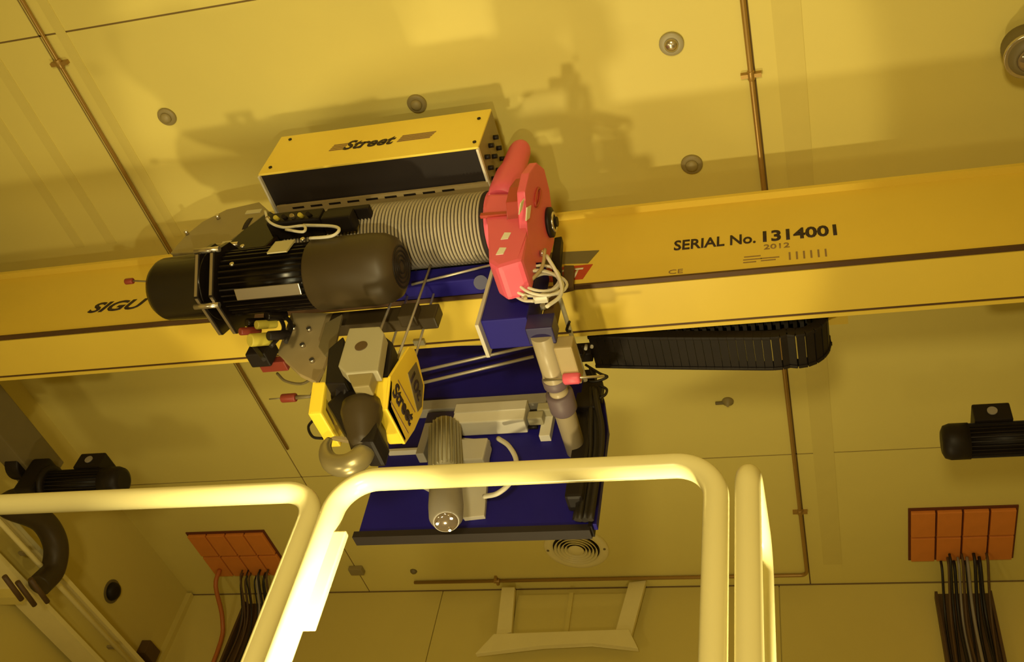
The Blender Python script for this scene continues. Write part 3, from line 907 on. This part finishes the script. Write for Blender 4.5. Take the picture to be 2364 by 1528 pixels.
for k in range(3):
    t = k * 2.1 + .4
    q = A + d * (Lm + .004) + (aa * math.cos(t) + bb * math.sin(t)) * .045
    MB().cyl(q, q + d * .014, .008, 8).build('cap_screw', STEEL, ctm)
MB().box(at(1095, 1050, 'Y', 4.1) + V((-.10, -.03, -.06)), at(1095, 1050, 'Y', 4.1) + V((.07, .07, .10)), .01).build('motor_terminal_box', GREYL, ctm)
MB().tube(smooth([at(1150, 1012, 'Y', 4.08), at(1175, 1030, 'Y', 4.04), at(1192, 1065, 'Y', 4.02), at(1180, 1110, 'Y', 4.02), at(1150, 1138, 'Y', 4.04), at(1118, 1146, 'Y', 4.1)], 8), .014, 10).build('motor_cable', CABLEW, h, 'white cable loop')
MB().box(at(985, 1010, 'Y', 4.1) + V((-.03, -.02, -.14)), at(985, 1010, 'Y', 4.1) + V((.02, .06, .10)), .006).build('motor_side_plate', GREY, ctm)

# black cable loom at the right of the panel
lm = MB()
rnd = random.Random(11)
for k in range(9):
    ox = rnd.uniform(-30, 12)
    oy = rnd.uniform(-.02, .08)
    pts = [at(1372 + ox * .3, 895, 'Y', 4.02 + oy), at(1378 + ox * .6, 940, 'Y', 4.03 + oy), at(1385 + ox, 985, 'Y', 4.05 + oy), at(1384 + ox, 1040, 'Y', 4.08 + oy), at(1372 + ox, 1120, 'Y', 4.1 + oy), at(1360 + ox, 1200, 'Y', 4.12 + oy)]
    lm.tube(smooth(pts, 5), rnd.uniform(.014, .026), 8)
lm.build('cable_loom', CABLEB, h, 'bunched black cables')
lp = MB()
for pts in (((1352, 842), (1385, 862), (1402, 870), (1378, 880), (1360, 880)), ((1385, 890), (1400, 898), (1398, 910), (1384, 920)), ((1340, 830), (1350, 815), (1345, 800)), ((1362, 850), (1372, 868), (1390, 868))):
    lp.tube(smooth([at(x, y, 'Y', 4.02) for x, y in pts], 5), .008, 8)
lp.build('loose_wires', CABLEB, h)
for q in ((1350, 812, .05), (1368, 905, .06), (1355, 930, .06), (1362, 870, .035)):
    p = at(q[0], q[1], 'Y', 4.05)
    s_ = q[2]
    MB().box(p + V((-s_, -.03, -s_)), p + V((s_, .04, s_)), .008).build('connector', BLACKM, h)
for q in ((1352, 806), (1366, 802)):
    p = at(q[0], q[1], 'Y', 4.0)
    MB().cyl(p, p + V((0, 0, .035)), .01, 10).build('lug', GREYL, h)
for q in ((1262, 945), (1240, 965)):
    p = at(q[0], q[1], 'Y', 4.12)
    MB().box(p + V((-.05, -.03, -.03)), p + V((.04, .03, .03)), .008).build('connector', GREYG, h)

# ================================================================ hook block and ropes
hb = thing('hook_block', 'hook block with yellow rope guards and steel hook hanging below the hoist motor', 'hook block', (-2.15, 3.2, 4.5))
poly = [at(x, y, 'Y', 2.99) for x, y in ((806, 757), (876, 753), (886, 768), (872, 856), (798, 862), (780, 845))]
hs = MB().prism(poly, (0, .07, 0), .008).build('block_body', GREYG, hb)
p = at(834, 799, 'Y', 2.99)
MB().cyl(p + V((0, -.004, 0)), p + V((0, .002, 0)), .032, 20).build('pin_hole', BROWN, hs)
MB().prism([at(x, y, 'Y', 3.0) for x, y in ((800, 860), (862, 856), (852, 890), (814, 894))], (0, .07, 0), .008).build('block_foot', OLIVE, hs)
GX = -1.96  # guard plane and outline from image pixels, scaled about the camera to lie deeper
gz = [(3.074, 4.828), (3.10, 4.992), (3.146, 5.11), (3.20, 5.146), (3.265, 5.137), (3.407, 5.093), (3.466, 4.966), (3.445, 4.822), (3.40, 4.69), (3.14, 4.677)]
del gz[1]


def guard(x, dx, label):
    # thin side plate with a wide rim along its front and lower edges; dx: thickness direction of the rim
    full = gz if dx < 0 else [gz[0], (gz[0][0] + .2, gz[0][1] + .02)] + gz[-4:]
    g_ = MB().prism([(x, a, b_) for a, b_ in full], (math.copysign(.014, dx), 0, 0), .003).build('rope_guard', GUARDY, hb, label)
    (ya, za), (yb_, zb2), (yc, zc) = gz[0], gz[-1], gz[-2]
    MB().prism([(x, ya, za), (x, yb_, zb2), (x, yc, zc), (x, yc - .005, zc + .035), (x, yb_ + .02, zb2 + .035), (x, ya + .035, za)], (dx, 0, 0), .010).build('rim', GUARDY, g_)
    return g_


gR = guard(GX, -.085, 'yellow rope guard with black lettering')
gz = [(a + .04, b_ + .04) for a, b_ in gz]
gL = guard(-2.395, .068, 'plain yellow rope guard')
lettering('Street', 'guard_lettering', INK, gR, (GX, 3.135, 4.775), (0, 1, .08), (0, -.08, 1), .085, .26, shear=.2, bold=.04)
st = MB()
for zz in (4.745, 4.885):
    st.obox((GX + .0005, 3.27, zz), (.002, 0, 0), V((0, .25, .02)), (0, 0, .008))
st.build('guard_stripe', INKGREY, gR)
MB().prism([(GX, a, b_) for a, b_ in ((3.21, 4.985), (3.25, 5.105), (3.385, 5.075), (3.44, 4.975), (3.415, 4.915))], (.003, 0, 0)).build('load_plate', OLIVED, gR)
lettering('10t', 'load_lettering', INK, gR, (GX + .003, 3.25, 4.975), (0, 1, -.1), (0, .1, 1), .075, .14, bold=.03)
for q in (((758, 805), (792, 776), (796, 885), (750, 885)), ((884, 772), (906, 790), (898, 866), (878, 868))):
    MB().prism([at(x, y, 'Y', 3.075) for x, y in q], (0, .09, 0), .008).build('side_cheek', BLACKM, hb)
for x in (-2.07, -2.23):
    MB().lathe((x - .03, 3.27, 4.92), (x + .03, 3.27, 4.92), [(0, .185), (.01, .195), (.03, .17), (.05, .195), (.06, .185)], 40).build('sheave', BLACKM, hb)
MB().cyl((-2.36, 3.27, 4.92), (-1.972, 3.27, 4.92), .035, 18).build('sheave_axle', BLACK, hb)
# tapering dark crosshead between the guards
MB().prism([at(x, y, 'Y', 3.13) for x, y in ((752, 930), (790, 896), (858, 900), (872, 985), (862, 1020), (825, 1020), (795, 1000))], (0, .18, 0), .02).build('crosshead', BLACKM, hb)
MB().lathe(at(835, 930, 'Y', 3.12), at(838, 1020, 'Y', 3.18), [(0, .09), (.05, .10), (.12, .085), (.2, .065), (.24, .055)], 24).build('hook_shank', COWL, hb)


def sweep(pts, radii, m, seg=16, n=6):
    sp = smooth(pts, n)
    rs = [r_.x for r_ in smooth([V((r_, 0, 0)) for r_ in radii], n)]
    k = MB()
    rings, prev = [], None
    for i, q in enumerate(sp):
        dd = (sp[min(i + 1, len(sp) - 1)] - sp[max(i - 1, 0)]).normalized()
        a_ = dd.orthogonal().normalized() if prev is None else (prev - dd * prev.dot(dd)).normalized()
        prev = a_
        b_ = dd.cross(a_)
        rings.append([k.bm.verts.new(q + (a_ * math.cos(2 * PI * t / seg) + b_ * math.sin(2 * PI * t / seg)) * rs[i]) for t in range(seg)])
    for r1, r2 in zip(rings, rings[1:]):
        for t in range(seg):
            k.bm.faces.new((r1[t], r1[(t + 1) % seg], r2[(t + 1) % seg], r2[t])).smooth = True
    k.bm.faces.new(list(reversed(rings[0])))
    k.bm.faces.new(rings[-1])
    return k


hko = sweep([at(x, y, 'Y', 3.2) for x, y in ((846, 985), (846, 1020), (832, 1056), (803, 1074), (772, 1072), (756, 1056), (752, 1034), (760, 1014))],
            (.045, .05, .054, .054, .048, .038, .028, .016), None).build('hook', HOOKM, hb, 'worn steel hook')
MB().prism([at(x, y, 'Y', 3.19) for x, y in ((762, 1010), (772, 1006), (826, 1010), (826, 1022))], (0, .02, 0), .002).build('safety_latch', TAN, hko)
MB().tube(smooth([at(728, 965, 'Y', 3.4), at(712, 985, 'Y', 3.4), at(722, 1008, 'Y', 3.4), at(745, 1012, 'Y', 3.4)], 6), .007, 8).build('latch_cord', BLACKM, hb)
# falls of rope
for x, y, y2, z2, d_ in ((-2.23, 3.252, 3.252, 5.90, 'left sheave on its near side'), (-2.23, 3.43, 3.37, 6.02, 'left sheave on its far side'),
                         (-2.07, 3.252, 3.252, 5.90, 'right sheave on its near side'), (-2.07, 3.43, 3.37, 6.02, 'right sheave on its far side')):
    tag(MB().tube([(x, y, 4.96), (x, y2, z2)], .007, 8).build('hoist_rope', ROPE),
        'steel hoist rope running from the drum down into the ' + d_, 'rope', 'hoist ropes')

# ================================================================ guard rails in front
def hoop(name, label, pts, rad, r, legs=True):
    o = thing(name, label, 'guard rail', pts[0])
    MB().tube(bend(pts, rad, 12), r, 24).build('tube', RAILP, o)
    for q in (pts[0], pts[-1]):
        MB().lathe((q[0], q[1], 0), (q[0], q[1], .02), [(0, .06), (.012, .06), (.02, .05)], 24).build('foot_flange', RAILP, o)
    return o


r = .0225
zt = 2.785
R1 = hoop('guard_rail', 'cream tubular guard rail hoop in the middle with a bright plate on its left upright', [(-.913, 1.4, 0), (-.913, 1.4, zt), (-.187, 1.4, zt), (-.187, 1.4, 0)], .075, r)
MB().box((-.895, 1.393, 2.46), (-.866, 1.407, 2.66), .003).build('hinge_plate', RAILP, R1)
R2 = hoop('guard_rail', 'cream tubular guard rail at the left running out of the picture', [(-1.95, 1.47, 0), (-1.95, 1.47, zt + .035), (-1.005, 1.47, zt + .035), (-1.005, 1.47, 0)], .075, r)
R3 = hoop('guard_rail', 'cream tubular guard rail hoop seen end on at the right', [(-.133, 1.40, 0), (-.133, 1.40, zt), (-.133, 1.66, zt), (-.133, 1.66, 0)], .06, r)

# ================================================================ lights
def area(name, loc, target, size, power, col=(1, .78, .40), spread=180):
    L_ = bpy.data.lights.new(name, 'AREA')
    L_.shape = 'DISK'
    L_.size = size
    L_.energy = power
    L_.color = col
    L_.spread = math.radians(spread)
    o = bpy.data.objects.new(name, L_)
    COL.objects.link(o)
    o.location = loc
    o.rotation_euler = (V(target) - V(loc)).to_track_quat('-Z', 'Y').to_euler()
    return o


def spot(name, loc, target, power, angle, blend, size, col):
    L_ = bpy.data.lights.new(name, 'SPOT')
    L_.energy = power
    L_.color = col
    L_.spot_size = math.radians(angle)
    L_.spot_blend = blend
    L_.shadow_soft_size = size
    o = bpy.data.objects.new(name, L_)
    COL.objects.link(o)
    o.location = loc
    o.rotation_euler = (V(target) - V(loc)).to_track_quat('-Z', 'Y').to_euler()
    return o


WARM = (1, .82, .41)
area('far_floodlight', (-1.7, 5.9, .5), (-2.0, 2.6, 6.8), .4, 40, WARM, 110)
area('near_floodlight', (-.3, -2.1, .9), (-1.0, 2.8, 6.3), .7, 118, WARM, 150)
area('left_floodlight', (-4.6, 1.6, .6), (-4.4, 3.0, 6.5), .8, 26, WARM, 160)
area('right_floodlight', (1.2, 1.8, .6), (.8, 2.4, 6.5), .6, 9, WARM, 160)
spot('hoist_uplight', (-1.9, 3.1, .4), (-1.92, 3.2, 6), 350, 42, .15, .10, WARM)
area('rail_floodlight', (-.62, 1.17, 2.0), (-.885, 1.40, 2.50), .05, 4.2, (1, .88, .5), 45)
area('added_glint_light', (.22, 1.95, 1.7), (-.11, 1.6, 2.5), .10, 8, (1, .88, .5), 50)  # unseen lamp added for the highlight on the end-on hoop

wd = bpy.data.worlds.new('World')
bpy.context.scene.world = wd
wd.use_nodes = True
wd.node_tree.nodes['Background'].inputs[0].default_value = (1, .8, .45, 1)
wd.node_tree.nodes['Background'].inputs[1].default_value = .03

# ================================================================ camera
cam = bpy.data.cameras.new('Camera')
co = bpy.data.objects.new('Camera', cam)
COL.objects.link(co)
cam.sensor_fit = 'HORIZONTAL'
cam.sensor_width = 36
cam.lens = 36 * FPX / 2364
cam.shift_x = -(PPX - 1182) / 2364
cam.shift_y = (PPY - 764) / 2364
cam.clip_start = .05
M = Matrix((RT, UP, -FW)).transposed().to_4x4()
M.translation = EYE
co.matrix_world = M
sc = bpy.context.scene
sc.camera = co
sc.view_settings.view_transform = 'Standard'
sc.view_settings.look = 'None'
sc.view_settings.gamma = 1
sc.view_settings.use_curve_mapping = False
sc.view_settings.exposure = 0.1
